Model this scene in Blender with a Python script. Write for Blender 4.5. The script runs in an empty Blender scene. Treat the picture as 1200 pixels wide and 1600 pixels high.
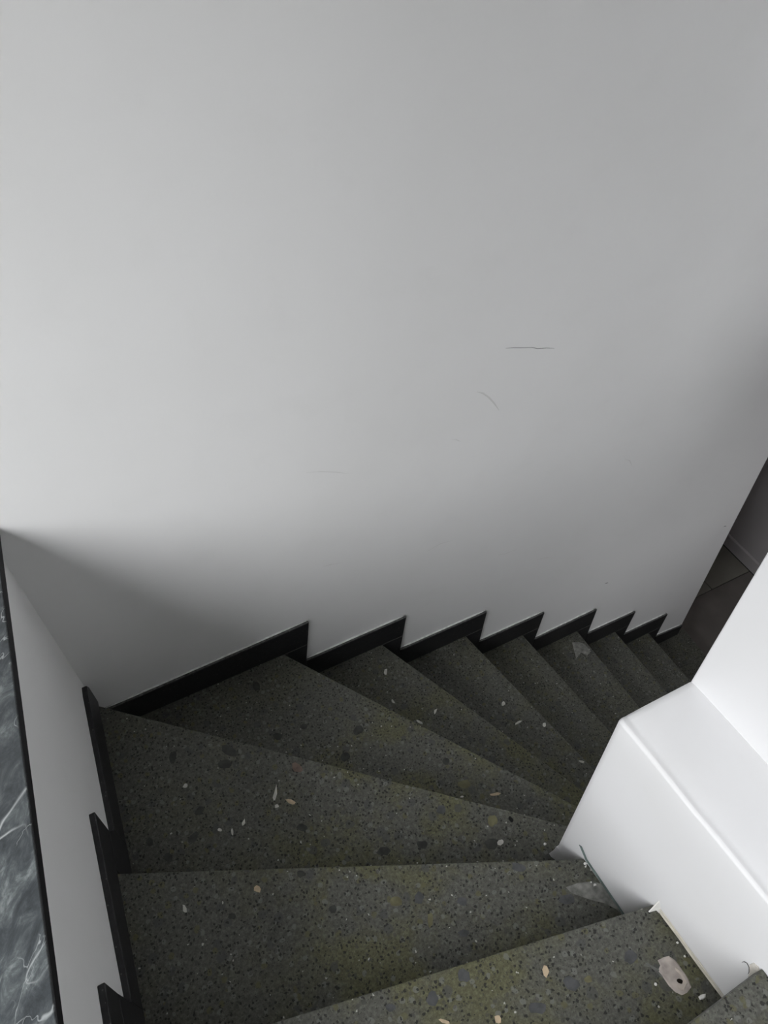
import bpy, bmesh, math, random
from mathutils import Vector, Matrix

# ------------------------------------------------------------------ camera, sky, exposure
SC = bpy.context.scene
COL = SC.collection
CAM_LOC = Vector((0.2608, -1.1492, 1.4776))
CAM_AXES = ((0.89312, -0.44964, -0.01297), (0.35064, 0.67784, 0.64621), (0.28177, 0.58168, -0.76305))  # right, up, forward
cam_data = bpy.data.cameras.new('camera')
cam_data.sensor_fit = 'HORIZONTAL'
cam_data.sensor_width = 36.0
cam_data.lens = 36.0 * 1227.9 / 1200.0
cam_data.clip_start = 0.02
cam = bpy.data.objects.new('camera', cam_data)
COL.objects.link(cam)
r_, u_, f_ = (Vector(a) for a in CAM_AXES)
cam.matrix_world = Matrix(((r_.x, u_.x, -f_.x, CAM_LOC.x), (r_.y, u_.y, -f_.y, CAM_LOC.y), (r_.z, u_.z, -f_.z, CAM_LOC.z), (0, 0, 0, 1)))
SC.camera = cam

SKY = 15.3            # overcast daylight outside the window
EXPOSURE = 0.0
WIN_Y0, WIN_Y1, WIN_Z0, WIN_Z1, WIN_X = -3.15, -0.80, 0.40, 2.70, -1.20

world = bpy.data.worlds.new('overcast_sky')
SC.world = world
world.use_nodes = True
wn, wl = world.node_tree.nodes, world.node_tree.links
wn.clear()
w_out = wn.new('ShaderNodeOutputWorld'); w_bg = wn.new('ShaderNodeBackground')
w_tc = wn.new('ShaderNodeTexCoord'); w_sep = wn.new('ShaderNodeSeparateXYZ'); w_ramp = wn.new('ShaderNodeValToRGB')
w_map = wn.new('ShaderNodeMapRange')
w_map.inputs['From Min'].default_value = -1.0; w_map.inputs['From Max'].default_value = 1.0
wl.new(w_tc.outputs['Generated'], w_sep.inputs[0]); wl.new(w_sep.outputs['Z'], w_map.inputs['Value'])
wl.new(w_map.outputs[0], w_ramp.inputs[0]); wl.new(w_ramp.outputs[0], w_bg.inputs['Color']); wl.new(w_bg.outputs[0], w_out.inputs[0])
e = w_ramp.color_ramp.elements
e[0].position = 0.0; e[0].color = (0.05, 0.05, 0.048, 1)          # ground and neighbouring walls
e[1].position = 1.0; e[1].color = (0.97, 0.985, 1.0, 1)
for p_, c in ((0.622, (0.06, 0.06, 0.058, 1)), (0.636, (0.535, 0.54, 0.545, 1))):
    e.new(p_).color = c
w_bg.inputs['Strength'].default_value = SKY

HW_Y0, HW_Y1, HW_Z0, HW_Z1, HX = -1.80, -1.05, -0.40, 0.35, 3.05    # unseen hall window, added to brighten the lower right of the back wall
def add_portal(x, y0, y1, z0, z1, turn):
    d = bpy.data.lights.new('window_portal', 'AREA')
    d.shape = 'RECTANGLE'; d.size = z1 - z0; d.size_y = y1 - y0; d.cycles.is_portal = True
    o = bpy.data.objects.new('window_portal', d); COL.objects.link(o)
    o.location = (x, (y0 + y1) / 2, (z0 + z1) / 2); o.rotation_euler = (0, turn, 0)
add_portal(WIN_X - 0.16, WIN_Y0, WIN_Y1, WIN_Z0, WIN_Z1, -math.pi / 2)
add_portal(HX + 0.11, HW_Y0, HW_Y1, HW_Z0, HW_Z1, math.pi / 2)  # portal of the added hall window

vs = SC.view_settings
SC.display_settings.display_device = 'sRGB'
vs.view_transform = 'Standard'; vs.look = 'None'; vs.exposure = EXPOSURE; vs.gamma = 1.0; vs.use_curve_mapping = False

# ------------------------------------------------------------------ measurements (metres; corner of back and left wall = origin)
XR = 2.3444                      # free end of the back wall
CX, CY = 0.8103, -0.8236         # corner of the low spine wall
ZT, LW = 0.3465, 0.1435          # its height and ledge width
SK, SL = -0.052, 0.0695          # spine and left wall stand slightly out of square
ZM = 0.337                       # underside of the marble sill
Z = {-3: 0.56, -2: 0.38, -1: 0.1977, 0: 0.0002, 1: -0.1627, 2: -0.3091, 3: -0.4599, 4: -0.6424, 5: -0.8269, 6: -1.0122,
     7: -1.1919, 8: -1.3676, 9: -1.5476, 10: -1.7283}
ZF, ZL, ZC = -1.903, 0.74, 3.50  # hall floor, upper landing, ceiling
lw = lambda y: SL * y            # left wall face
kw = lambda y: CX + SK * (y - CY)  # spine wall face
rng = random.Random(7)

# ------------------------------------------------------------------ materials
def mat(name):
    m = bpy.data.materials.new(name); m.use_nodes = True
    nt = m.node_tree; nt.nodes.clear()
    o = nt.nodes.new('ShaderNodeOutputMaterial'); b = nt.nodes.new('ShaderNodeBsdfPrincipled')
    nt.links.new(b.outputs[0], o.inputs[0])
    return m, nt, b
def node(nt, kind, **kw_):
    n = nt.nodes.new('ShaderNode' + kind)
    for k, v in kw_.items():
        if k in n.inputs: n.inputs[k].default_value = v
        else: setattr(n, k, v)
    return n
def ramp(nt, src, stops, interp='LINEAR'):
    r = nt.nodes.new('ShaderNodeValToRGB'); r.color_ramp.interpolation = interp
    el = r.color_ramp.elements
    while len(el) > 1: el.remove(el[-1])
    for i, (p_, c) in enumerate(stops):
        x = el[0] if i == 0 else el.new(p_)
        x.position = p_
        c = (c, c, c) if not isinstance(c, tuple) else c
        x.color = (c[0], c[1], c[2], 1)
    nt.links.new(src, r.inputs[0])
    return r.outputs[0]
def mix(nt, fac, a_, b_, mode='MIX'):
    m = nt.nodes.new('ShaderNodeMix'); m.data_type = 'RGBA'; m.blend_type = mode
    for s, v in ((m.inputs[0], fac), (m.inputs[6], a_), (m.inputs[7], b_)):
        if isinstance(v, bpy.types.NodeSocket): nt.links.new(v, s)
        elif isinstance(v, tuple): s.default_value = (v[0], v[1], v[2], 1)
        else: s.default_value = v
    return m.outputs[2]
def coord(nt, scale=(1, 1, 1), rot=(0, 0, 0)):
    t = nt.nodes.new('ShaderNodeTexCoord'); mp = nt.nodes.new('ShaderNodeMapping')
    mp.inputs['Scale'].default_value = scale; mp.inputs['Rotation'].default_value = rot
    nt.links.new(t.outputs['Object'], mp.inputs[0])
    return mp.outputs[0]
def tex(nt, kind, vec, **kw_):
    n = node(nt, 'Tex' + kind, **kw_); nt.links.new(vec, n.inputs['Vector']); return n
def bump(nt, b, h, strength, dist):
    n = node(nt, 'Bump', Strength=strength, Distance=dist); nt.links.new(h, n.inputs['Height']); nt.links.new(n.outputs[0], b.inputs['Normal'])

def plaster(name, base, soil, rough=0.62, amount=0.5):
    m, nt, b = mat(name)
    v = coord(nt)
    big = tex(nt, 'Noise', v, Scale=2.2, Detail=3.0, Roughness=0.55)
    small = tex(nt, 'Noise', v, Scale=9.0, Detail=4.0, Roughness=0.6)
    f = ramp(nt, big.outputs[0], [(0.42, 0.0), (0.75, amount)])
    g = ramp(nt, small.outputs[0], [(0.55, 0.0), (0.78, amount * 0.7)])
    c = mix(nt, g, mix(nt, f, base, soil), soil)
    nt.links.new(c, b.inputs['Base Color'])
    b.inputs['Roughness'].default_value = rough
    b.inputs['Specular IOR Level'].default_value = 0.3
    wav = tex(nt, 'Noise', v, Scale=14.0, Detail=2.0)
    bump(nt, b, wav.outputs[0], 0.12, 0.004)
    return m
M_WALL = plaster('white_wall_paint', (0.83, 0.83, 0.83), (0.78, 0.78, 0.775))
M_SPINE = plaster('white_spine_paint', (0.75, 0.75, 0.762), (0.72, 0.717, 0.712), 0.5, 0.5)
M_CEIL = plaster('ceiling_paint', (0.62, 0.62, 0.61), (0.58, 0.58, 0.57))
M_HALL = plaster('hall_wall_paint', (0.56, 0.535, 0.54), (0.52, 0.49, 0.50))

def plain(name, col, rough, spec=0.5, var=0.0, scale=60.0):
    m, nt, b = mat(name)
    if var:
        n = tex(nt, 'Noise', coord(nt), Scale=scale, Detail=3.0)
        lo = tuple(x * (1 - var) for x in col); hi = tuple(min(1, x * (1 + var)) for x in col)
        nt.links.new(ramp(nt, n.outputs[0], [(0.3, lo), (0.7, hi)]), b.inputs['Base Color'])
    else: b.inputs['Base Color'].default_value = (*col, 1)
    b.inputs['Roughness'].default_value = rough
    b.inputs['Specular IOR Level'].default_value = spec
    return m

def terrazzo():
    m, nt, b = mat('green_grey_terrazzo')
    v = coord(nt)
    cloud = tex(nt, 'Noise', v, Scale=6.5, Detail=3.0, Roughness=0.6)
    grain = tex(nt, 'Noise', v, Scale=170.0, Detail=4.0, Roughness=0.7)
    # olive wear along the walking line round the newel corner
    dv = nt.nodes.new('ShaderNodeVectorMath'); dv.operation = 'MULTIPLY_ADD'
    nt.links.new(v, dv.inputs[0]); dv.inputs[1].default_value = (1, 1, 0); dv.inputs[2].default_value = (-CX, -CY, 0)
    dl = nt.nodes.new('ShaderNodeVectorMath'); dl.operation = 'LENGTH'; nt.links.new(dv.outputs[0], dl.inputs[0])
    walk = node(nt, 'Math', operation='MULTIPLY')
    nt.links.new(ramp(nt, dl.outputs['Value'], [(0.06, 0.15), (0.2, 1.0), (0.5, 1.0), (0.72, 0.25)]), walk.inputs[0])
    nt.links.new(ramp(nt, cloud.outputs[0], [(0.45, 0.05), (0.60, 1.0)]), walk.inputs[1])
    c = mix(nt, walk.outputs[0], (0.098, 0.099, 0.086), (0.108, 0.107, 0.060))
    c = mix(nt, 1.0, c, ramp(nt, grain.outputs[0], [(0.25, 0.50), (0.5, 0.95), (0.75, 1.65)]), 'MULTIPLY')
    # medium rounded aggregate, darker and lighter than the matrix
    wob = tex(nt, 'Noise', v, Scale=45.0, Detail=2.0)
    vm = nt.nodes.new('ShaderNodeVectorMath'); vm.operation = 'MULTIPLY_ADD'
    nt.links.new(wob.outputs['Color'], vm.inputs[0]); vm.inputs[1].default_value = (0.012, 0.012, 0.012); nt.links.new(v, vm.inputs[2])
    def stones(scale, radius, keep, col, c, amt):
        # reads the warp node that is current when it is called
        vo = tex(nt, 'Voronoi', vm.outputs[0], Scale=scale, Randomness=1.0)
        inside = ramp(nt, vo.outputs['Distance'], [(radius - 0.04, 1.0), (radius, 0.0)])
        s = nt.nodes.new('ShaderNodeSeparateColor'); nt.links.new(vo.outputs['Color'], s.inputs[0])
        pick = ramp(nt, s.outputs[0], [(0.0, 1.0), (keep, 0.0)], 'CONSTANT')
        mm = node(nt, 'Math', operation='MULTIPLY'); nt.links.new(inside, mm.inputs[0]); nt.links.new(pick, mm.inputs[1])
        m2 = node(nt, 'Math', operation='MULTIPLY'); nt.links.new(mm.outputs[0], m2.inputs[0]); m2.inputs[1].default_value = amt
        return mix(nt, m2.outputs[0], c, col), mm.outputs[0]
    c, _ = stones(34.0, 0.36, 0.30, (0.07, 0.072, 0.07), c, 0.7)
    c, _ = stones(55.0, 0.34, 0.22, (0.115, 0.11, 0.055), c, 0.7)
    c, _ = stones(70.0, 0.36, 0.24, (0.18, 0.18, 0.168), c, 0.6)
    c, _ = stones(95.0, 0.34, 0.25, (0.06, 0.06, 0.055), c, 0.6)
    wob2 = tex(nt, 'Noise', v, Scale=210.0, Detail=2.0)
    vm2 = nt.nodes.new('ShaderNodeVectorMath'); vm2.operation = 'MULTIPLY_ADD'
    nt.links.new(wob2.outputs['Color'], vm2.inputs[0]); vm2.inputs[1].default_value = (0.007, 0.007, 0.007); nt.links.new(v, vm2.inputs[2])
    vm = vm2
    c, _ = stones(260.0, 0.36, 0.35, (0.04, 0.04, 0.036), c, 0.7)
    c, pits = stones(140.0, 0.36, 0.46, (0.018, 0.018, 0.016), c, 0.9)
    c, _ = stones(120.0, 0.22, 0.035, (0.50, 0.49, 0.45), c, 0.9)
    nt.links.new(c, b.inputs['Base Color'])
    dust = tex(nt, 'Noise', v, Scale=6.0, Detail=5.0)
    nt.links.new(ramp(nt, dust.outputs[0], [(0.3, 0.50), (0.7, 0.68)]), b.inputs['Roughness'])
    b.inputs['Specular IOR Level'].default_value = 0.35
    inv = node(nt, 'Math', operation='SUBTRACT'); inv.inputs[0].default_value = 1.0; nt.links.new(pits, inv.inputs[1])
    bump(nt, b, inv.outputs[0], 0.35, 0.0008)
    return m
M_TERR = terrazzo()

def black_stone():
    m, nt, b = mat('black_skirting_stone')
    v = coord(nt)
    n = tex(nt, 'Noise', v, Scale=90.0, Detail=5.0, Roughness=0.7)
    s = tex(nt, 'Voronoi', v, Scale=75.0)
    c = mix(nt, ramp(nt, s.outputs['Distance'], [(0.07, 1.0), (0.13, 0.0)]), ramp(nt, n.outputs[0], [(0.35, (0.012, 0.012, 0.013)), (0.75, (0.028, 0.028, 0.03))]), (0.10, 0.10, 0.095))
    nt.links.new(c, b.inputs['Base Color']); b.inputs['Roughness'].default_value = 0.42
    b.inputs['Specular IOR Level'].default_value = 0.35
    return m
M_BLACK = black_stone()

def marble():
    m, nt, b = mat('dark_grey_marble')
    v = coord(nt)
    r1 = node(nt, 'Mapping'); r1.inputs['Rotation'].default_value = (0, 0, -0.95); nt.links.new(v, r1.inputs[0])
    r2 = node(nt, 'Mapping'); r2.inputs['Scale'].default_value = (0.6, 1.2, 1.0); nt.links.new(r1.outputs[0], r2.inputs[0])
    s = r2.outputs[0]
    streak = tex(nt, 'Noise', s, Scale=34.0, Detail=8.0, Roughness=0.74, Distortion=0.5)
    cloud = tex(nt, 'Noise', v, Scale=7.0, Detail=4.0, Roughness=0.55)
    c = ramp(nt, streak.outputs[0], [(0.32, (0.022, 0.026, 0.029)), (0.47, (0.050, 0.057, 0.062)), (0.56, (0.085, 0.096, 0.10)), (0.68, (0.20, 0.22, 0.22))])
    c = mix(nt, ramp(nt, cloud.outputs[0], [(0.45, 0.0), (0.62, 0.45)]), c, (0.030, 0.035, 0.039))
    def veins(scale, width, strength, lo, hi, seed):
        sh = node(nt, 'Mapping'); sh.inputs['Location'].default_value = (seed, seed * 0.7, 0); nt.links.new(s, sh.inputs[0])
        n = tex(nt, 'Noise', sh.outputs[0], Scale=scale, Detail=3.0, Roughness=0.5, Distortion=0.5)
        d = node(nt, 'Math', operation='SUBTRACT'); nt.links.new(n.outputs[0], d.inputs[0]); d.inputs[1].default_value = 0.5
        a_ = node(nt, 'Math', operation='ABSOLUTE'); nt.links.new(d.outputs[0], a_.inputs[0])
        g = tex(nt, 'Noise', sh.outputs[0], Scale=scale * 0.8, Detail=2.0)
        k = node(nt, 'Math', operation='MULTIPLY')
        nt.links.new(ramp(nt, a_.outputs[0], [(0.0, strength), (width, 0.0)]), k.inputs[0]); nt.links.new(ramp(nt, g.outputs[0], [(lo, 0.0), (hi, 1.0)]), k.inputs[1])
        return k.outputs[0]
    c = mix(nt, veins(9.0, 0.006, 0.85, 0.45, 0.53, 3.1), c, (0.46, 0.48, 0.48))
    c = mix(nt, veins(20.0, 0.008, 0.8, 0.48, 0.54, 8.7), c, (0.36, 0.38, 0.38))
    c = mix(nt, veins(14.0, 0.03, 0.35, 0.57, 0.66, 15.3), c, (0.34, 0.36, 0.36))
    sp = tex(nt, 'Voronoi', v, Scale=34.0)
    c = mix(nt, ramp(nt, sp.outputs['Distance'], [(0.03, 0.8), (0.07, 0.0)]), c, (0.5, 0.52, 0.52))
    nt.links.new(c, b.inputs['Base Color']); b.inputs['Roughness'].default_value = 0.32
    return m
M_MARBLE = marble()
M_SILLEDGE = plain('shaded_sill_edge', (0.012, 0.012, 0.013), 0.6, 0.2)  # black stands in for shade on the face turned from the window
M_TILE = plain('hall_tile_glaze', (0.26, 0.25, 0.215), 0.35, 0.4, 0.12, 8.0)
M_TILE2 = plain('hall_tile_dark_glaze', (0.185, 0.168, 0.155), 0.3, 0.4, 0.15, 8.0)
M_GROUT = plain('tile_grout', (0.05, 0.048, 0.045), 0.8)
M_BEAD = plain('white_paint_bead', (0.72, 0.72, 0.71), 0.6, 0.3, 0.2, 80.0)
M_CHIP = {'beige': plain('beige_stone_chip', (0.52, 0.41, 0.28), 0.5, 0.3, 0.2), 'white': plain('white_stone_chip', (0.55, 0.54, 0.50), 0.5, 0.3, 0.2),
          'dark': plain('dark_stone_chip', (0.043, 0.044, 0.040), 0.5, 0.3, 0.35), 'black': plain('black_stone_chip', (0.008, 0.008, 0.008), 0.6, 0.2),
          'slate': plain('slate_stone_chip', (0.070, 0.072, 0.074), 0.5, 0.3, 0.3), 'olive': plain('olive_stone_chip', (0.135, 0.126, 0.07), 0.5, 0.3, 0.25),
          'rust': plain('rust_stone_chip', (0.15, 0.105, 0.085), 0.5, 0.3, 0.25)}
M_CRUMB = plain('loose_white_plaster', (0.72, 0.71, 0.68), 0.8, 0.2, 0.1)
M_PATCH = plain('grey_pink_filler', (0.40, 0.355, 0.325), 0.75, 0.2, 0.25, 55.0)
M_PATCH2 = plain('thin_grey_filler', (0.24, 0.225, 0.205), 0.7, 0.2, 0.3, 60.0)
M_SMEAR = plain('grey_plaster_smear', (0.15, 0.15, 0.14), 0.7, 0.2, 0.35, 60.0)
M_PATCH3 = plain('pale_filler', (0.50, 0.44, 0.39), 0.8, 0.2, 0.15, 70.0)
M_SMEAR2 = plain('thin_plaster_smear', (0.20, 0.20, 0.185), 0.7, 0.2, 0.4, 70.0)
M_HOLE = plain('dark_hole', (0.01, 0.008, 0.006), 0.9, 0.1)
M_TAPE = plain('green_grey_tape', (0.16, 0.21, 0.20), 0.5, 0.3, 0.3, 40.0)
M_CAULK = plain('yellowed_caulk', (0.56, 0.53, 0.45), 0.7, 0.2, 0.2, 40.0)
M_TORN = plain('torn_beige_plaster', (0.58, 0.55, 0.50), 0.75, 0.2, 0.2, 120.0)
M_JOINT = plain('dusty_joint', (0.10, 0.10, 0.095), 0.8, 0.2)
M_LIT_TOP = plain('lightened_black_stone', (0.085, 0.085, 0.083), 0.7, 0.3, 0.6, 120.0)  # lighter grey painted in for light caught by the upward skirting edge
M_SCUFF = plain('grey_scuff', (0.68, 0.68, 0.67), 0.8, 0.1)
M_HAIR = plain('dark_hair', (0.12, 0.12, 0.12), 0.7, 0.2)
M_FRAME = plain('white_window_frame', (0.75, 0.76, 0.76), 0.4)

# ------------------------------------------------------------------ building helpers
def link(name, bm, material, parent=None, smooth=None):
    me = bpy.data.meshes.new(name)
    bmesh.ops.recalc_face_normals(bm, faces=bm.faces)
    bm.to_mesh(me); bm.free()
    for m in (material if isinstance(material, (list, tuple)) else [material]): me.materials.append(m)
    if smooth is not None:
        for p_ in me.polygons: p_.use_smooth = True
        me.set_sharp_from_angle(angle=math.radians(smooth))
    o = bpy.data.objects.new(name, me); COL.objects.link(o)
    if parent: attach(o, parent)
    return o
def attach(o, parent):
    o.parent = parent
    o.matrix_parent_inverse = Matrix.Translation(-world_loc(parent))
def world_loc(o):
    v = Vector(o.location)
    return v                     # every mesh here is built in world metres with its origin at the world origin
def empty(name, loc=(0, 0, 0)):
    o = bpy.data.objects.new(name, None); COL.objects.link(o); o.location = loc; o.empty_display_size = 0.1
    return o
def tag(o, label=None, cat=None, group=None, kind=None):
    for k, v in (('label', label), ('category', cat), ('group', group), ('kind', kind)):
        if v: o[k] = v
    return o
def extrude(poly, vec, bm=None, bevel=0.0, seg=2):
    """a solid from a 3-D polygon swept along vec"""
    b = bmesh.new()
    vs_ = [b.verts.new(p_) for p_ in poly]
    f = b.faces.new(vs_)
    r = bmesh.ops.extrude_face_region(b, geom=[f])
    bmesh.ops.translate(b, vec=Vector(vec), verts=[g for g in r['geom'] if isinstance(g, bmesh.types.BMVert)])
    bmesh.ops.recalc_face_normals(b, faces=b.faces)
    if bevel: bmesh.ops.bevel(b, geom=list(b.edges), offset=bevel, segments=seg, profile=0.5, affect='EDGES', clamp_overlap=True)
    if bm is None: return b
    me = bpy.data.meshes.new('tmp'); b.to_mesh(me); b.free(); bm.from_mesh(me); bpy.data.meshes.remove(me)
    return bm
def slab(pts, z0, z1, bm=None, bevel=0.0, seg=2):
    return extrude([(x, y, z1) for x, y in pts], (0, 0, z0 - z1), bm, bevel, seg)
def box(a_, b_, bm=None, bevel=0.0, seg=2):
    return slab([(a_[0], a_[1]), (b_[0], a_[1]), (b_[0], b_[1]), (a_[0], b_[1])], a_[2], b_[2], bm, bevel, seg)
def ribbon(pts, w, h, normal, bm=None, taper=True):
    """a thin raised strip along a 3-D polyline lying on a surface with the given normal"""
    b = bm or bmesh.new(); n = Vector(normal).normalized(); rows = []
    for i, p_ in enumerate(pts):
        p_ = Vector(p_); t = (Vector(pts[min(i + 1, len(pts) - 1)]) - Vector(pts[max(i - 1, 0)])).normalized(); s = t.cross(n).normalized()
        k = 0.25 if taper and i in (0, len(pts) - 1) else 1.0
        rows.append([b.verts.new(p_ - s * w * k / 2), b.verts.new(p_ - s * w * k / 4 + n * h), b.verts.new(p_ + s * w * k / 4 + n * h), b.verts.new(p_ + s * w * k / 2)])
    for r0, r1 in zip(rows, rows[1:]):
        for i in range(4): b.faces.new((r0[i], r0[(i + 1) % 4], r1[(i + 1) % 4], r1[i]))
    b.faces.new(rows[0]); b.faces.new(rows[-1][::-1])
    return b
def pebble(x, y, z, U, V, h, n=9, jit=0.16, mid=0.72):
    """flat irregular stone with a softened rim, lying at z"""
    b = bmesh.new(); base, top = [], []
    for i in range(n):
        a_ = 2 * math.pi * i / n; k = 1 + rng.uniform(-jit, jit)
        dx = (U[0] * math.cos(a_) + V[0] * math.sin(a_)) * k; dy = (U[1] * math.cos(a_) + V[1] * math.sin(a_)) * k
        base.append(b.verts.new((x + dx, y + dy, z - 0.0004))); top.append(b.verts.new((x + dx * mid, y + dy * mid, z + h)))
    b.faces.new(top)
    for i in range(n): b.faces.new((base[i], base[(i + 1) % n], top[(i + 1) % n], top[i]))
    b.faces.new(base[::-1])
    return b

# ------------------------------------------------------------------ the room
bm = box((WIN_X - 0.15, 0.0, ZF - 0.1), (XR, 0.14, ZC))
wall_back = tag(link('wall_back', bm, M_WALL), 'tall plain white plastered wall behind the winding stairs', kind='structure')

# left wall: low parapet under the marble sill, higher beside the upper steps
Y_END, PW = -4.6, 0.24
bm = bmesh.new()
slab([(lw(0) - PW, 0.0), (lw(0), 0.0), (lw(-1.48), -1.48), (lw(-1.48) - PW, -1.48)], -1.0, ZM, bm)
slab([(lw(-1.48) - PW, -1.48), (lw(-1.48), -1.48), (lw(Y_END), Y_END), (lw(Y_END) - PW, Y_END)], -1.0, 0.85, bm)
tag(link('wall_left', bm, M_WALL), 'white left wall below the marble sill', kind='structure')

# bay beyond the parapet with the window the daylight comes through (outside the picture)
bm = bmesh.new()
X0, X1 = WIN_X - 0.15, WIN_X
box((X0, Y_END, -0.7), (X1, 0.0, WIN_Z0), bm); box((X0, Y_END, WIN_Z1), (X1, 0.0, ZC), bm)
box((X0, Y_END, WIN_Z0), (X1, WIN_Y0, WIN_Z1), bm); box((X0, WIN_Y1, WIN_Z0), (X1, 0.0, WIN_Z1), bm)
tag(link('wall_window', bm, M_WALL), 'white wall with the wide window', kind='structure')
tag(link('floor_bay', box((X1, Y_END, -0.7), (-0.2, 0.0, -0.6)), M_TILE), 'floor of the bay beyond the low left wall', kind='structure')
wroot = tag(empty('window_1', (WIN_X, (WIN_Y0 + WIN_Y1) / 2, WIN_Z0)), 'white framed window of the bay', kind='structure')
bm = bmesh.new()
fx0, fx1, t_ = WIN_X - 0.10, WIN_X - 0.05, 0.04
box((fx0, WIN_Y0, WIN_Z0), (fx1, WIN_Y1, WIN_Z0 + t_), bm); box((fx0, WIN_Y0, WIN_Z1 - t_), (fx1, WIN_Y1, WIN_Z1), bm)
for y in (WIN_Y0, (WIN_Y0 + WIN_Y1) / 2 - t_ / 2, WIN_Y1 - t_): box((fx0, y, WIN_Z0 + t_), (fx1, y + t_, WIN_Z1 - t_), bm)
link('window_frame', bm, M_FRAME, wroot)

# marble sill
sill = tag(empty('marble_sill', (0, -0.62, ZM)), 'dark grey marble sill with white veins capping the low left wall', 'sill', kind='thing')
OV, ST = 0.017, 0.025            # overhang and thickness
pts = [(lw(0) - PW - 0.02, 0.0), (lw(0) + OV, 0.0), (lw(-1.48) + OV, -1.48), (lw(-1.48) - PW - 0.02, -1.48)]
link('marble_slab', slab(pts, ZM, ZM + ST, bevel=0.0012, seg=1), M_MARBLE, sill)
b = extrude([(lw(0) + OV, -0.0005, ZM), (lw(-1.478) + OV, -1.478, ZM), (lw(-1.478) + OV, -1.478, ZM + ST - 0.0015), (lw(0) + OV, -0.0005, ZM + ST - 0.0015)], (0.0015, 0, 0))
tag(link('slab_edge', b, M_SILLEDGE, sill), 'front edge of the sill, blackened as shade')

# spine wall: tall block, low wall with a ledge in front of it, wall beside the lower flight
tall = lambda y: kw(y) + LW
bm = bmesh.new()
pts = [(tall(CY), CY), (XR + 0.02, CY), (XR + 0.02, CY - 0.14), (tall(CY) + 0.3, CY - 0.14), (tall(Y_END) + 0.3, Y_END), (tall(Y_END), Y_END)]
slab(pts, ZF - 0.1, ZC, bm, 0.004, 3)
tag(link('wall_right', bm, M_SPINE, smooth=40), 'tall bright white wall at the right, behind the ledge', kind='structure')

bm = bmesh.new()
RB, ZB = 0.007, -0.62
stations = [CY, CY - 0.005, CY - 0.012] + [CY - 0.03 - 0.045 * i for i in range(40)] + [-4.6]
rows = []
jr = random.Random(3); drift = 0.0
for si, y in enumerate(stations):
    ins = (0.006, 0.0015, 0.0)[si] if si < 3 else 0.0
    drift = 0.75 * drift + jr.uniform(-0.0009, 0.0009)
    x0 = kw(y) + ins; zt = ZT - ins + drift * 0.6; rb = RB + drift * 1.2
    prof = [(x0, ZB)] + [(x0, ZT - 0.3), (x0, ZT - 0.06)]
    for k in range(6):
        t = k / 5 * math.pi / 2
        prof.append((x0 + rb - rb * math.cos(t) + (drift if k < 3 else 0), zt - rb + rb * math.sin(t)))
    prof += [(x0 + rb + 0.004, zt - 0.0014 + drift * 0.5), (x0 + rb + 0.010, zt - 0.0004), (x0 + 0.05, zt + 0.0003), (x0 + 0.1, zt), (tall(y) + 0.001, zt), (tall(y) + 0.001, ZB)]
    rows.append([bm.verts.new((px_, y, pz_)) for px_, pz_ in prof])
for r0, r1 in zip(rows, rows[1:]):
    for i in range(len(r0) - 1): bm.faces.new((r0[i], r0[i + 1], r1[i + 1], r1[i]))
bm.faces.new(rows[0]); bm.faces.new(rows[-1][::-1])
wall_low = tag(link('wall_center', bm, M_SPINE, smooth=45), 'low white plastered spine wall with a flat ledge on top', kind='structure')

# rear, ceiling, upper landing
tag(link('wall_rear', box((WIN_X - 0.15, Y_END - 0.12, -0.7), (1.6, Y_END, ZC)), M_WALL), 'white wall behind the viewer', kind='structure')
bm = box((WIN_X - 0.15, Y_END - 0.12, ZC), (3.3, 0.14, ZC + 0.12))
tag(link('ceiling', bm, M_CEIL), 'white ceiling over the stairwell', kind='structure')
bm = slab([(lw(-2.02), -2.02), (kw(-2.02), -2.02), (kw(Y_END), Y_END), (lw(Y_END), Y_END)], ZL - 0.15, ZL)
tag(link('floor_landing', bm, M_TERR), 'terrazzo landing at the top of the stairs', kind='structure')

# lower hall past the end of the back wall
HY, HS, HC = 2.4, -2.2, 0.45
bm = bmesh.new()
box((HX, HS, ZF - 0.1), (HX + 0.1, HW_Y0, HC), bm); box((HX, HW_Y1, ZF - 0.1), (HX + 0.1, HY, HC), bm)
box((HX, HW_Y0, ZF - 0.1), (HX + 0.1, HW_Y1, HW_Z0), bm); box((HX, HW_Y0, HW_Z1), (HX + 0.1, HW_Y1, HC), bm)
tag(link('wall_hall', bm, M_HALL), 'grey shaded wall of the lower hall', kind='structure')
bm = bmesh.new()
box((XR - 0.12, HY, ZF - 0.1), (HX + 0.1, HY + 0.1, HC), bm); box((XR - 0.12, HS - 0.1, ZF - 0.1), (HX + 0.1, HS, HC), bm)
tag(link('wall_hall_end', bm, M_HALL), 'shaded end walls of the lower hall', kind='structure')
bm = bmesh.new()
box((XR - 0.12, 0.14, ZF - 0.1), (XR, HY, HC), bm); box((XR - 0.12, HS, ZF - 0.1), (XR + 0.02, CY - 0.14, HC), bm)
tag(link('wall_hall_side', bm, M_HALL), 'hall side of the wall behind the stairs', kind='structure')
bm = box((XR, HS - 0.1, HC), (HX + 0.1, HY + 0.1, HC + 0.1)); box((XR + 0.1, CY, HC + 0.1), (XR + 0.2, 0.0, ZC), bm)
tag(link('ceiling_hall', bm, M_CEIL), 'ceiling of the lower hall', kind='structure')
w2 = tag(empty('added_hall_window', (HX, (HW_Y0 + HW_Y1) / 2, HW_Z0)), 'unseen white framed window added to the lower hall for fill daylight', kind='structure')
bm = bmesh.new()
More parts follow.
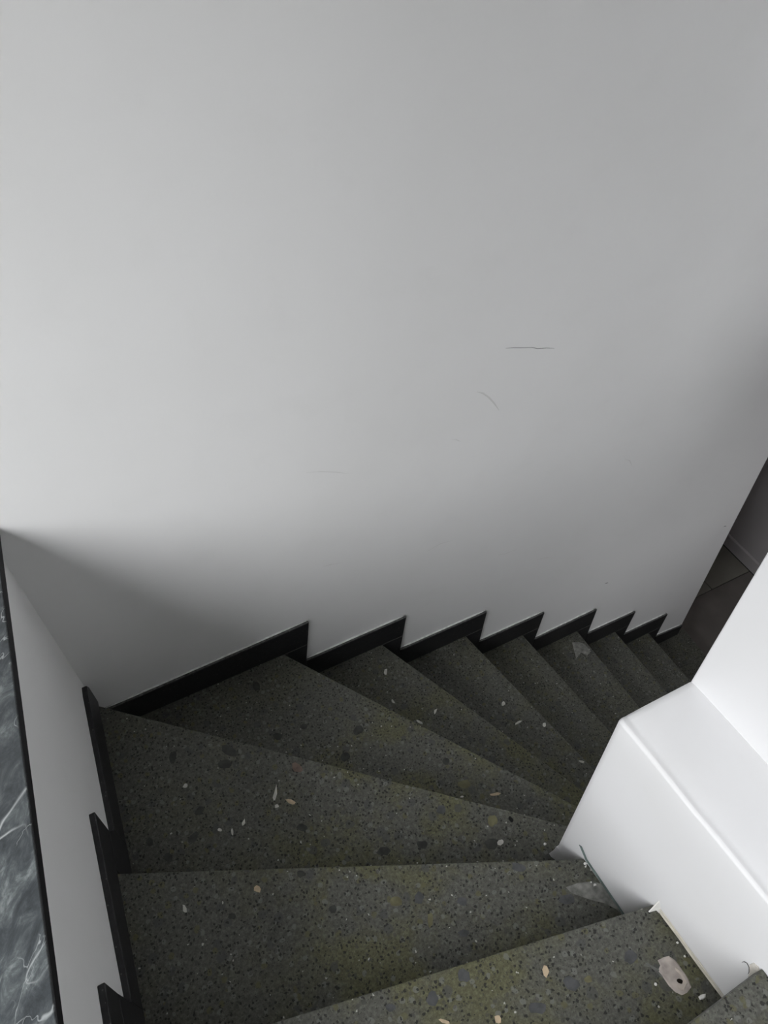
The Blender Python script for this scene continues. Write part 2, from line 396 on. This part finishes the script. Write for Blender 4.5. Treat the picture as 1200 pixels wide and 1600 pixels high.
for y0, y1, z0, z1 in ((HW_Y0, HW_Y1, HW_Z0, HW_Z0 + 0.03), (HW_Y0, HW_Y1, HW_Z1 - 0.03, HW_Z1), (HW_Y0, HW_Y0 + 0.03, HW_Z0 + 0.03, HW_Z1 - 0.03), (HW_Y1 - 0.03, HW_Y1, HW_Z0 + 0.03, HW_Z1 - 0.03)):
    box((HX + 0.03, y0, z0), (HX + 0.07, y1, z1), bm)
link('window_frame', bm, M_FRAME, w2)
b = extrude([(HX - 0.0005, 0.9, ZF), (HX - 0.012, 0.9, ZF), (HX - 0.012, 0.9, ZF + 0.075), (HX - 0.005, 0.9, ZF + 0.08), (HX - 0.0005, 0.9, ZF + 0.08)], (0, -1.6, 0))
tag(link('baseboard_hall', b, M_HALL), 'baseboard along the hall wall', kind='structure')
floor = tag(link('floor', box((2.2, HS, ZF - 0.1), (HX, HY, ZF - 0.006)), M_GROUT), 'dark tiled floor of the lower hall', kind='structure')
for j, (y0, y1) in enumerate(((-2.19, -1.65), (-1.65, -1.04), (-1.04, -0.43), (-0.43, 0.18), (0.18, 0.79), (0.79, 1.4), (1.4, 2.01))):
    for x0, x1 in (((2.37, 2.78), (2.78, 3.035)) if j >= 4 else ((2.37, 3.035),)):
        g = 0.002
        link('floor_tile', box((x0 + g, y0 + g, ZF - 0.012), (x1 - g, y1 - g, ZF + rng.uniform(-0.0006, 0.0006)), bevel=0.001, seg=1), M_TILE if j >= 4 else M_TILE2, floor)

# ------------------------------------------------------------------ staircase
stair = tag(empty('staircase', (0.4, -0.4, ZF)), 'winding staircase of dark green grey terrazzo steps turning down to the right', 'staircase')
# nose line of each step: outer end (on the left or back wall) and inner end (on the spine wall)
LEFT = {-3: -1.76, -2: -1.49, -1: -1.216, 0: -0.846, 1: -0.488}
INNER = {-3: -1.73, -2: -1.45, -1: -1.181, 0: -1.029, 1: -0.887}
BACK = {3: (0.484, 1.033), 4: (0.792, 1.145), 5: (1.108, 1.260), 6: (1.364, 1.462), 7: (1.645, 1.668), 8: (1.875, 1.897), 9: (2.104, 2.121), 10: (2.377, 2.345)}
def nose(k):
    if k <= 1: return Vector((lw(LEFT[k]), LEFT[k])), Vector((kw(INNER[k]), INNER[k]))
    if k == 2: return Vector((-0.001, -0.015)), Vector((0.910, CY))
    return Vector((BACK[k][0], 0.0)), Vector((BACK[k][1], CY))
def outline(k, back):
    """plan of a step between its nose line and the line `back` behind it, following the walls"""
    a_, b_ = nose(k); c, d = back
    pts = [a_, b_]
    if k == 2: pts.append(Vector((CX, CY)))
    pts += [d, c]
    if k == 3: pts.append(Vector((-0.001, -0.0005)))
    return [(p_.x, p_.y) for p_ in pts]
def shifted(k, off):
    """nose line moved back under the step above"""
    a_, b_ = nose(k)
    if k <= 1:
        n = Vector((0, -off)); a2, b2 = a_ + n, b_ + n
        return Vector((lw(a2.y), a2.y)), Vector((kw(b2.y), b2.y))
    if k == 2: return Vector((lw(-0.015 - off), -0.015 - off)), Vector((0.910 - off * 1.2, CY))
    return Vector((a_.x - off, 0.0)), Vector((b_.x - off, CY))
TH = 0.036
treads = {}
for k in range(-3, 11):
    if k == -3: back = (Vector((lw(-2.04), -2.04)), Vector((kw(-2.04), -2.04)))
    else: back = shifted(k - 1, 0.020 if k != 3 else 0.012)
    pts = outline(k, back)
    b = slab(pts, Z[k] - TH, Z[k], bevel=0.0022, seg=2)
    treads[k] = link('tread', b, M_TERR, stair, smooth=50)
for k in range(-3, 11):
    z_low = Z[k + 1] if k < 10 else ZF
    c, d = shifted(k, 0.014); e_, g = shifted(k, 0.034)
    link('riser', slab([tuple(c), tuple(d), tuple(g), tuple(e_)], z_low, Z[k] - TH), M_TERR, stair)

# stone chips of the terrazzo that can be told apart (step, x, y, half axes, kind)
CHIPS = [
    (2,0.3447,-0.4618,0.0071,-0.0125,-0.0054,-0.0033,'beige'),(2,0.3192,-0.4274,0.0030,-0.0022,-0.0099,-0.0161,'white'),
    (2,0.1412,-0.3167,0.0059,-0.0030,-0.0018,-0.0058,'white'),(2,0.1785,-0.4473,0.0057,-0.0029,-0.0014,-0.0040,'white'),
    (2,0.2025,-0.4642,0.0025,-0.0013,-0.0028,-0.0079,'white'),(2,0.2326,-0.4560,0.0026,-0.0027,-0.0045,-0.0051,'white'),
    (2,0.3111,-0.4560,0.0056,0.0004,0.0006,-0.0045,'white'),(1,0.2142,-0.6452,0.0061,-0.0031,-0.0025,-0.0066,'beige'),
    (1,0.0762,-0.6150,0.0035,-0.0008,-0.0003,-0.0078,'white'),(3,0.8082,-0.6149,0.0123,-0.0038,-0.0018,-0.0044,'beige'),
    (3,0.7332,-0.5838,0.0049,-0.0025,-0.0016,-0.0027,'white'),(0,0.5971,-1.0302,0.0046,-0.0015,-0.0035,-0.0084,'beige'),
    (0,0.4931,-1.0505,0.0049,-0.0016,-0.0027,-0.0072,'beige'),(0,0.4151,-1.0149,0.0071,-0.0081,-0.0031,-0.0019,'beige'),
    (2,0.7207,-0.7524,0.0085,-0.0012,-0.0010,-0.0052,'white'),(4,0.7655,-0.0985,0.0038,-0.0030,-0.0063,-0.0087,'white'),
    (4,0.7393,-0.1960,0.0048,0.0004,0.0001,-0.0100,'white'),(4,0.8339,-0.2808,0.0034,-0.0032,-0.0082,-0.0088,'white'),
    (4,0.7773,-0.2876,0.0052,-0.0109,-0.0043,-0.0023,'white'),(5,1.0895,-0.2784,0.0039,-0.0045,-0.0078,-0.0065,'white'),
    (5,1.0971,-0.3556,0.0116,-0.0003,-0.0008,-0.0050,'white'),(5,1.1663,-0.3981,0.0053,-0.0027,-0.0042,-0.0062,'white'),
    (5,1.1981,-0.5485,0.0060,-0.0069,-0.0034,-0.0025,'white'),(2,0.2599,-0.2805,0.0151,-0.0190,-0.0085,-0.0086,'dark'),
    (2,0.2408,-0.3077,0.0155,-0.0046,-0.0022,-0.0126,'dark'),(2,0.1351,-0.2362,0.0075,-0.0057,-0.0069,-0.0138,'dark'),
    (2,0.1523,-0.3865,0.0115,0.0034,0.0029,-0.0089,'dark'),(2,0.1229,-0.4360,0.0137,0.0072,0.0042,-0.0081,'dark'),
    (2,0.3459,-0.5262,0.0116,-0.0086,-0.0045,-0.0069,'dark'),(2,0.7011,-0.7470,0.0150,-0.0076,-0.0071,-0.0115,'dark'),
    (2,0.7676,-0.7205,0.0052,0.0001,-0.0001,-0.0081,'black'),(2,0.0327,-0.4010,0.0076,-0.0039,-0.0030,-0.0107,'dark'),
    (2,0.0596,-0.4524,0.0084,0.0024,0.0040,-0.0112,'dark'),(0,0.4132,-0.9787,0.0092,-0.0047,-0.0052,-0.0093,'slate'),
    (0,0.6244,-1.0634,0.0068,-0.0122,-0.0116,-0.0041,'slate'),(0,0.4748,-0.9734,0.0103,-0.0052,-0.0051,-0.0087,'slate'),
    (1,0.6890,-0.8414,0.0108,-0.0115,-0.0080,-0.0060,'slate'),(1,0.4883,-0.8012,0.0099,-0.0050,-0.0054,-0.0101,'slate'),
    (1,0.5586,-0.8445,0.0088,-0.0045,-0.0046,-0.0079,'slate'),(1,0.5337,-0.8941,0.0107,-0.0054,-0.0033,-0.0056,'slate'),
    (1,0.4444,-0.7865,0.0121,-0.0061,-0.0052,-0.0101,'olive'),(1,0.7392,-0.9323,0.0164,-0.0083,-0.0060,-0.0085,'slate'),
    (0,0.5567,-1.0661,0.0146,-0.0074,-0.0049,-0.0073,'slate'),(3,0.5810,-0.3083,0.0046,-0.0113,-0.0155,-0.0074,'dark'),
    (3,0.5203,-0.3593,0.0131,-0.0067,-0.0057,-0.0123,'dark'),(3,0.3860,-0.2285,0.0119,-0.0061,-0.0039,-0.0099,'dark'),
    (3,0.3865,-0.0674,0.0109,-0.0056,-0.0062,-0.0163,'dark'),(3,0.7551,-0.5590,0.0156,-0.0080,-0.0058,-0.0098,'olive'),
    (2,0.7305,-0.7047,0.0102,-0.0052,-0.0074,-0.0120,'olive'),(4,0.9906,-0.3789,0.0082,-0.0042,-0.0053,-0.0084,'dark'),
    (0,0.6529,-1.0697,0.0065,-0.0033,-0.0033,-0.0045,'olive'),(1,0.4875,-0.8461,0.0054,-0.0027,-0.0069,-0.0126,'olive'),
    (3,0.4574,-0.2351,0.0090,-0.0046,-0.0035,-0.0083,'dark'),(3,0.7424,-0.4878,0.0050,-0.0082,-0.0101,-0.0063,'dark'),
    (2,0.4844,-0.6534,0.0149,-0.0076,-0.0042,-0.0084,'dark'),(2,0.5655,-0.6795,0.0125,-0.0064,-0.0045,-0.0083,'dark'),
    (1,0.3009,-0.6576,0.0090,-0.0046,-0.0028,-0.0066,'dark'),(1,0.1541,-0.6696,0.0076,-0.0039,-0.0019,-0.0053,'dark'),
    (1,0.3309,-0.7442,0.0077,-0.0039,-0.0032,-0.0072,'dark'),(0,0.3463,-0.9597,0.0073,-0.0037,-0.0028,-0.0055,'slate'),
    (0,0.7346,-1.0748,0.0068,-0.0071,-0.0114,-0.0071,'slate'),(2,0.6406,-0.6319,0.0103,-0.0052,-0.0056,-0.0100,'slate'),
    (2,0.3883,-0.3951,0.0095,-0.0143,-0.0083,-0.0062,'rust'),
]
for k, x, y, ux, uy, vx, vy, c in CHIPS:
    light = c in ('white', 'beige')
    o = link('stone_chip', pebble(x, y, Z[k], (ux, uy), (vx, vy), 0.0008 if light else 0.0003, 7 if light else 11, 0.36 if light else 0.2, 0.85), M_CHIP[c], treads[k])
    if c in ('beige', 'rust'): o['label'] = c + ' stone chip'

# filler over old post fixings, smears
def blob(name, k, outline_pts, mat_, h, label=None):
    b = bmesh.new(); cx_ = sum(p_[0] for p_ in outline_pts) / len(outline_pts); cy_ = sum(p_[1] for p_ in outline_pts) / len(outline_pts)
    base = [b.verts.new((x, y, Z[k] - 0.0003)) for x, y in outline_pts]
    top = [b.verts.new((cx_ + (x - cx_) * 0.86, cy_ + (y - cy_) * 0.86, Z[k] + h)) for x, y in outline_pts]
    b.faces.new(top); n = len(base)
    for i in range(n): b.faces.new((base[i], base[(i + 1) % n], top[(i + 1) % n], top[i]))
    o = link(name, b, mat_, treads[k])
    if label: o['label'] = label
    return o
def oval(cx_, cy_, ax, ay, n=18, jit=0.1):
    return [(cx_ + (ax[0] * math.cos(2 * math.pi * i / n) + ay[0] * math.sin(2 * math.pi * i / n)) * (s := 1 + rng.uniform(-jit, jit)),
             cy_ + (ax[1] * math.cos(2 * math.pi * i / n) + ay[1] * math.sin(2 * math.pi * i / n)) * s) for i in range(n)]
blob('filler_tail', 0, [(0.7515, -1.0917), (0.7529, -1.0966), (0.7586, -1.114), (0.7622, -1.124), (0.7682, -1.1199), (0.7646, -1.1098)], M_SMEAR, 0.0007, 'grey smear of filler')
blob('filler_patch', 0, [(0.7712, -1.0986), (0.784, -1.0995), (0.7925, -1.102), (0.7976, -1.1119), (0.7988, -1.120), (0.7986, -1.1281), (0.7992, -1.136), (0.7987, -1.1435), (0.7954, -1.155), (0.7835, -1.1581), (0.7738, -1.1571),
     (0.7667, -1.1485), (0.7634, -1.1368), (0.7628, -1.1233), (0.7604, -1.1118), (0.7701, -1.1064)], M_PATCH, 0.0014, 'pinkish grey filler patch around a hole')
blob('filler_ridge', 0, [(0.7905, -1.118), (0.7955, -1.130), (0.7935, -1.148), (0.780, -1.1535), (0.7725, -1.148), (0.774, -1.1425), (0.782, -1.1465), (0.788, -1.142), (0.791, -1.133), (0.788, -1.122)], M_PATCH3, 0.0024, 'paler ridge of filler beside the hole')
link('fixing_hole', pebble(0.7842, -1.1395, Z[0] + 0.0017, (0.0036, -0.0042), (0.0030, 0.0022), 0.0003, 10, 0.15, 0.9), M_HOLE, treads[0])
blob('filler_smear', 1, [(0.8039, -0.9263), (0.817, -0.9395), (0.8265, -0.9573), (0.8342, -0.9869), (0.8399, -1.0125), (0.838, -1.0225), (0.8273, -1.0247), (0.8186, -1.0128), (0.8149, -0.9923), (0.8001, -0.9721), (0.7754, -0.9507), (0.7514, -0.9257), (0.7471, -0.9105), (0.774, -0.9151)], M_SMEAR2, 0.0004, 'thin grey smear of filler')
blob('filler_patch', 1, [(0.8262, -0.9637), (0.8345, -0.9731), (0.836, -0.9930), (0.838, -1.0150), (0.8308, -1.0200), (0.8186, -1.0146), (0.8182, -0.9977), (0.8146, -0.9769)], M_PATCH2, 0.0010, 'thin grey filler patch')
blob('fixing_rim', 1, [(0.835, -1.0020), (0.8375, -1.0110), (0.835, -1.0195), (0.8272, -1.0195), (0.8232, -1.0127), (0.8291, -1.0032)], M_PATCH, 0.0016, 'pale rim around the old fixing')
link('fixing_hole', pebble(0.8312, -1.0105, Z[1] + 0.0016, (0.0036, -0.0055), (0.0036, 0.0018), 0.0003, 10, 0.15, 0.8), plain('brown_fixing', (0.16, 0.10, 0.08), 0.8, 0.2), treads[1])
blob('plaster_smear', 7, [(1.5968, -0.0412), (1.62, -0.050), (1.638, -0.0708), (1.640, -0.1121), (1.6149, -0.1203), (1.6014, -0.0976), (1.5675, -0.1116), (1.5834, -0.0726)], M_SMEAR2, 0.0004, 'pale plaster smear')
# loose crumbs of plaster
for k, x, y, s in ((0, 0.818, -1.093, 0.0028), (0, 0.802, -1.172, 0.0062), (0, 0.747, -1.125, 0.003), (1, 0.811, -0.895, 0.004), (1, 0.803, -0.936, 0.004), (1, 0.808, -0.90, 0.003),
                   (1, 0.800, -0.929, 0.0025), (2, 0.806, -0.800, 0.004), (0, 0.815, -1.115, 0.0025)):
    ch = pebble(x, y, Z[k], (s, 0), (0, s * 0.75), s * 0.35, 7, 0.4, 0.6)
    tag(link('plaster_crumb', ch, M_CRUMB, treads[k]), 'white crumb of plaster')

# ------------------------------------------------------------------ stepped black skirting
SKT = 0.012
TOP_L = {3: -0.366, 4: -0.545, 5: -0.725, 6: -0.913, 7: -1.092, 8: -1.262, 9: -1.440, 10: -1.630}     # top edge, near end
TOP_R = {3: -0.356, 4: -0.546, 5: -0.732, 6: -0.920, 7: -1.089, 8: -1.272, 9: -1.450, 10: -1.655}     # top edge, far end
CUT_T = {3: 0.577, 4: 0.880, 5: 1.184, 6: 1.445, 7: 1.716, 8: 1.954, 9: 2.180, 10: 2.335}             # plumb cut, top and bottom
CUT_B = {2: 0.010, 3: 0.552, 4: 0.859, 5: 1.171, 6: 1.429, 7: 1.710, 8: 1.940, 9: 2.170, 10: 2.325}
sb = tag(empty('baseboard_back', (0, 0, ZF)), 'stepped black stone skirting along the tall white back wall', kind='structure')
def cut_at(k, z):
    zb = TOP_L.get(k + 1, Z[k] - 0.05); t = (TOP_R[k] - z) / (TOP_R[k] - zb)
    return CUT_T[k] + (CUT_B[k] - CUT_T[k]) * t
for k in range(3, 11):
    g = 0.0006
    poly = [(CUT_B[k - 1], TOP_L[k]), (CUT_T[k], TOP_R[k]), (cut_at(k, Z[k] + g), Z[k] + g), (CUT_B[k - 1], Z[k] + g)]
    link('skirting_slab', extrude([(x, 0.0, z) for x, z in poly], (0, -SKT, 0), bevel=0.0012, seg=1), M_BLACK, sb)
    if k < 10:
        zb = Z[k + 1]
        xr = BACK[k][0] - 0.034
        poly = [(xr, Z[k] - g), (cut_at(k, Z[k] - g), Z[k] - g), (CUT_B[k] - 0.0005, TOP_L[k + 1]), (CUT_B[k] - 0.0005, zb), (xr, zb)]
        # the tread's own thickness pushes this piece in front of its nose only
        poly = [(max(x, BACK[k][0] + 0.0008), z) for x, z in poly]
        link('skirting_slab', extrude([(x, 0.0, z) for x, z in poly], (0, -SKT, 0), bevel=0.0008, seg=1), M_BLACK, sb)
    if k < 10:
        xe = cut_at(k, Z[k])
        tag(link('joint_line', extrude([(BACK[k][0] - 0.002, -SKT + 0.0004, Z[k] - 0.0010), (xe - 0.001, -SKT + 0.0004, Z[k] - 0.0010), (xe - 0.001, -SKT + 0.0004, Z[k] + 0.0012), (BACK[k][0] - 0.002, -SKT + 0.0004, Z[k] + 0.0012)], (0, -0.0007, 0)), M_JOINT, sb), 'pale dusty joint between two skirting slabs')
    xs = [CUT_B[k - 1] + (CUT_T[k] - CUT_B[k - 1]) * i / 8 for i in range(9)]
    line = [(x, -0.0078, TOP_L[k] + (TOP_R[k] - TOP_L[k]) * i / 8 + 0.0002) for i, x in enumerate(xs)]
    tag(link('lit_top', ribbon(line, 0.0062, 0.0004, (0, 0, 1), taper=False), M_LIT_TOP, sb), 'worn top edge of the skirting, greyed for light from above')
    # bead of paint lying on the top edge
    xs = [CUT_B[k - 1] + (CUT_T[k] - CUT_B[k - 1]) * i / 8 for i in range(9)]
    line = [(x, -0.003, TOP_L[k] + (TOP_R[k] - TOP_L[k]) * i / 8 + 0.0004) for i, x in enumerate(xs)]
    tag(link('paint_bead', ribbon(line, 0.0055, 0.0018, (0, -0.25, 1)), M_BEAD, sb), 'white bead of paint on the skirting')

sl_ = tag(empty('baseboard_left', (0, -0.6, -0.3)), 'stepped black stone skirting below the marble sill', kind='structure')
LT = {2: ((-0.385, -0.212), (-0.012, -0.203)), 1: ((-0.742, -0.085), (-0.401, -0.060)), 0: ((-1.10, 0.080), (-0.738, 0.078)), -1: ((-1.45, 0.29), (-1.10, 0.29)), -2: ((-1.73, 0.48), (-1.45, 0.48))}
for k, ((y0, z0), (y1, z1)) in LT.items():
    poly = [(y0, z0), (y1, z1), (y1 - (0.0 if k == 2 else 0.004), Z[k]), (y0, Z[k])]
    if k == 2: poly = [(y0, z0), (-0.05, z1), (-0.022, z1 - 0.006), (-0.0122, z1 - 0.03), (-0.0122, Z[k]), (y0, Z[k])]
    link('skirting_slab', extrude([(lw(y), y, z) for y, z in poly], (SKT, 0, 0), bevel=0.0012, seg=1), M_BLACK, sl_)
    if k < 2:
        (ya, za), (yb, zb) = LT[k + 1]
        nose_y = LEFT[k] + 0.0008
        poly = [(nose_y, Z[k] - 0.0006), (y1 - 0.004, Z[k] - 0.0006), (ya, za), (ya, Z[k + 1]), (nose_y, Z[k + 1])]
        link('skirting_slab', extrude([(lw(y), y, z) for y, z in poly], (SKT, 0, 0), bevel=0.0008, seg=1), M_BLACK, sl_)

# ------------------------------------------------------------------ marks on the walls
line = [(1.128, -0.0002, 0.369), (1.15, -0.0002, 0.362), (1.172, -0.0002, 0.354), (1.20, -0.0002, 0.345), (1.219, -0.0002, 0.335), (1.245, -0.0002, 0.327), (1.268, -0.0002, 0.318)]
tag(link('hairline_mark', ribbon(line, 0.0012, 0.0004, (0, -1, 0)), M_HAIR, wall_back), 'thin dark hairline on the white wall')
for pts, w in (([(1.062, 0.268), (1.080, 0.256), (1.098, 0.236), (1.115, 0.211), (1.133, 0.18)], 0.004), ([(0.628, 0.208), (0.66, 0.196), (0.70, 0.174), (0.729, 0.155)], 0.002),
               ([(1.002, 0.14), (1.016, 0.134), (1.03, 0.121)], 0.002), ([(0.64, -0.150), (0.66, -0.155), (0.69, -0.165)], 0.002), ([(0.95, -0.27), (0.99, -0.262), (1.03, -0.268)], 0.0016), ([(1.20, -0.44), (1.23, -0.452), (1.27, -0.452)], 0.0016), ([(1.36, -0.56), (1.40, -0.575), (1.44, -0.602)], 0.0018), ([(0.62, -0.13), (0.645, -0.128)], 0.002), ([(1.62, -0.22), (1.645, -0.24), (1.66, -0.27)], 0.002)):
    tag(link('scuff_mark', ribbon([(x, -0.0001, z) for x, z in pts], w, 0.0003, (0, -1, 0)), M_SCUFF, wall_back), 'faint grey scuff on the white wall')
for x, z in ((2.296, -0.918), (1.732, -0.935)):
    b = ribbon([(x - 0.008, -0.0002, z + 0.003), (x, -0.0002, z), (x + 0.008, -0.0002, z - 0.004)], 0.004, 0.0004, (0, -1, 0))
    tag(link('small_mark', b, M_HAIR, wall_back), 'small dark mark on the white wall')

# foot of the low spine wall: tape, caulk lines, torn plaster, plaster flare at the corner
def on_spine(y, z, off=0.0006): return (kw(y) - off, y, z)
b = ribbon([on_spine(y, Z[1] + h) for y, h in ((-0.868, 0.030), (-0.880, 0.020), (-0.892, 0.010), (-0.92, 0.0085), (-0.96, 0.006), (-1.005, 0.004))], 0.011, 0.0012, (-1, 0, 0), taper=False)
tag(link('tape_strip', b, M_TAPE, wall_low), 'grey green strip of tape at the foot of the wall')
for h, w in ((0.004, 0.007), (0.013, 0.004)):
    b = ribbon([on_spine(-1.034 - 0.0195 * i, Z[0] + h + rng.uniform(-0.0012, 0.0012)) for i in range(9)], w, 0.0016, (-1, 0, 0))
    tag(link('caulk_line', b, M_CAULK, wall_low), 'yellowed line of caulk at the foot of the wall')
b = ribbon([on_spine(y, z) for y, z in ((-1.1625, 0.155), (-1.1635, 0.163), (-1.1665, 0.1675), (-1.172, 0.1642), (-1.1765, 0.1545), (-1.1785, 0.1463))], 0.0011, 0.0008, (-1, 0, 0))
tag(link('hair_strand', b, M_HAIR, wall_low), 'curled dark hair stuck to the white wall')
b = extrude([on_spine(y, z, 0.0001) for y, z in ((-1.1698, 0.1718), (-1.1702, 0.1871), (-1.1767, 0.1913), (-1.1813, 0.1875), (-1.1840, 0.1652), (-1.1840, 0.1428), (-1.1834, 0.1306), (-1.1783, 0.153))], (-0.0012, 0, 0))
tag(link('torn_plaster', b, M_TORN, wall_low), 'torn yellowish plaster at the step corner')
b = extrude([(kw(-1.03) - 0.0002, -1.030, Z[0] + 0.030), (kw(-1.03) - 0.016, -1.0335, Z[0] + 0.001), (kw(-1.03) - 0.006, -1.037, Z[0] + 0.008), (kw(-1.04) - 0.002, -1.042, Z[0] - 0.0005), (kw(-1.04) - 0.0002, -1.040, Z[0] + 0.012)], (0.0004, -0.002, 0.0006))
tag(link('torn_plaster', b, M_CRUMB, wall_low), 'torn white plaster at the step corner')
# splayed plaster where the wall corner meets the third step
b = bmesh.new(); rws = []
for i, (h, f) in enumerate(((0.045, 0.0004), (0.026, 0.0022), (0.013, 0.0052), (0.005, 0.0085), (0.0, 0.0095))):
    z = Z[2] + h; x0 = kw(CY) - f
    rws.append([b.verts.new(q) for q in ((kw(CY - 0.05) + 0.0006, CY - 0.05, z), (kw(CY - 0.02) - f * 0.25, CY - 0.02, z), (x0 + 0.001, CY - 0.004, z), (x0 + 0.001, CY + f * 0.35, z), (kw(CY) + 0.006, CY + f * 0.5, z), (kw(CY) + 0.03, CY - 0.0006, z), (kw(CY) + 0.03, CY - 0.05, z))])
for r0, r1 in zip(rws, rws[1:]):
    for i in range(7): b.faces.new((r0[i], r0[(i + 1) % 7], r1[(i + 1) % 7], r1[i]))
b.faces.new(rws[0]); b.faces.new(rws[-1][::-1])
tag(link('plaster_splay', b, M_SPINE, wall_low, smooth=60), 'splayed plaster foot of the wall corner')
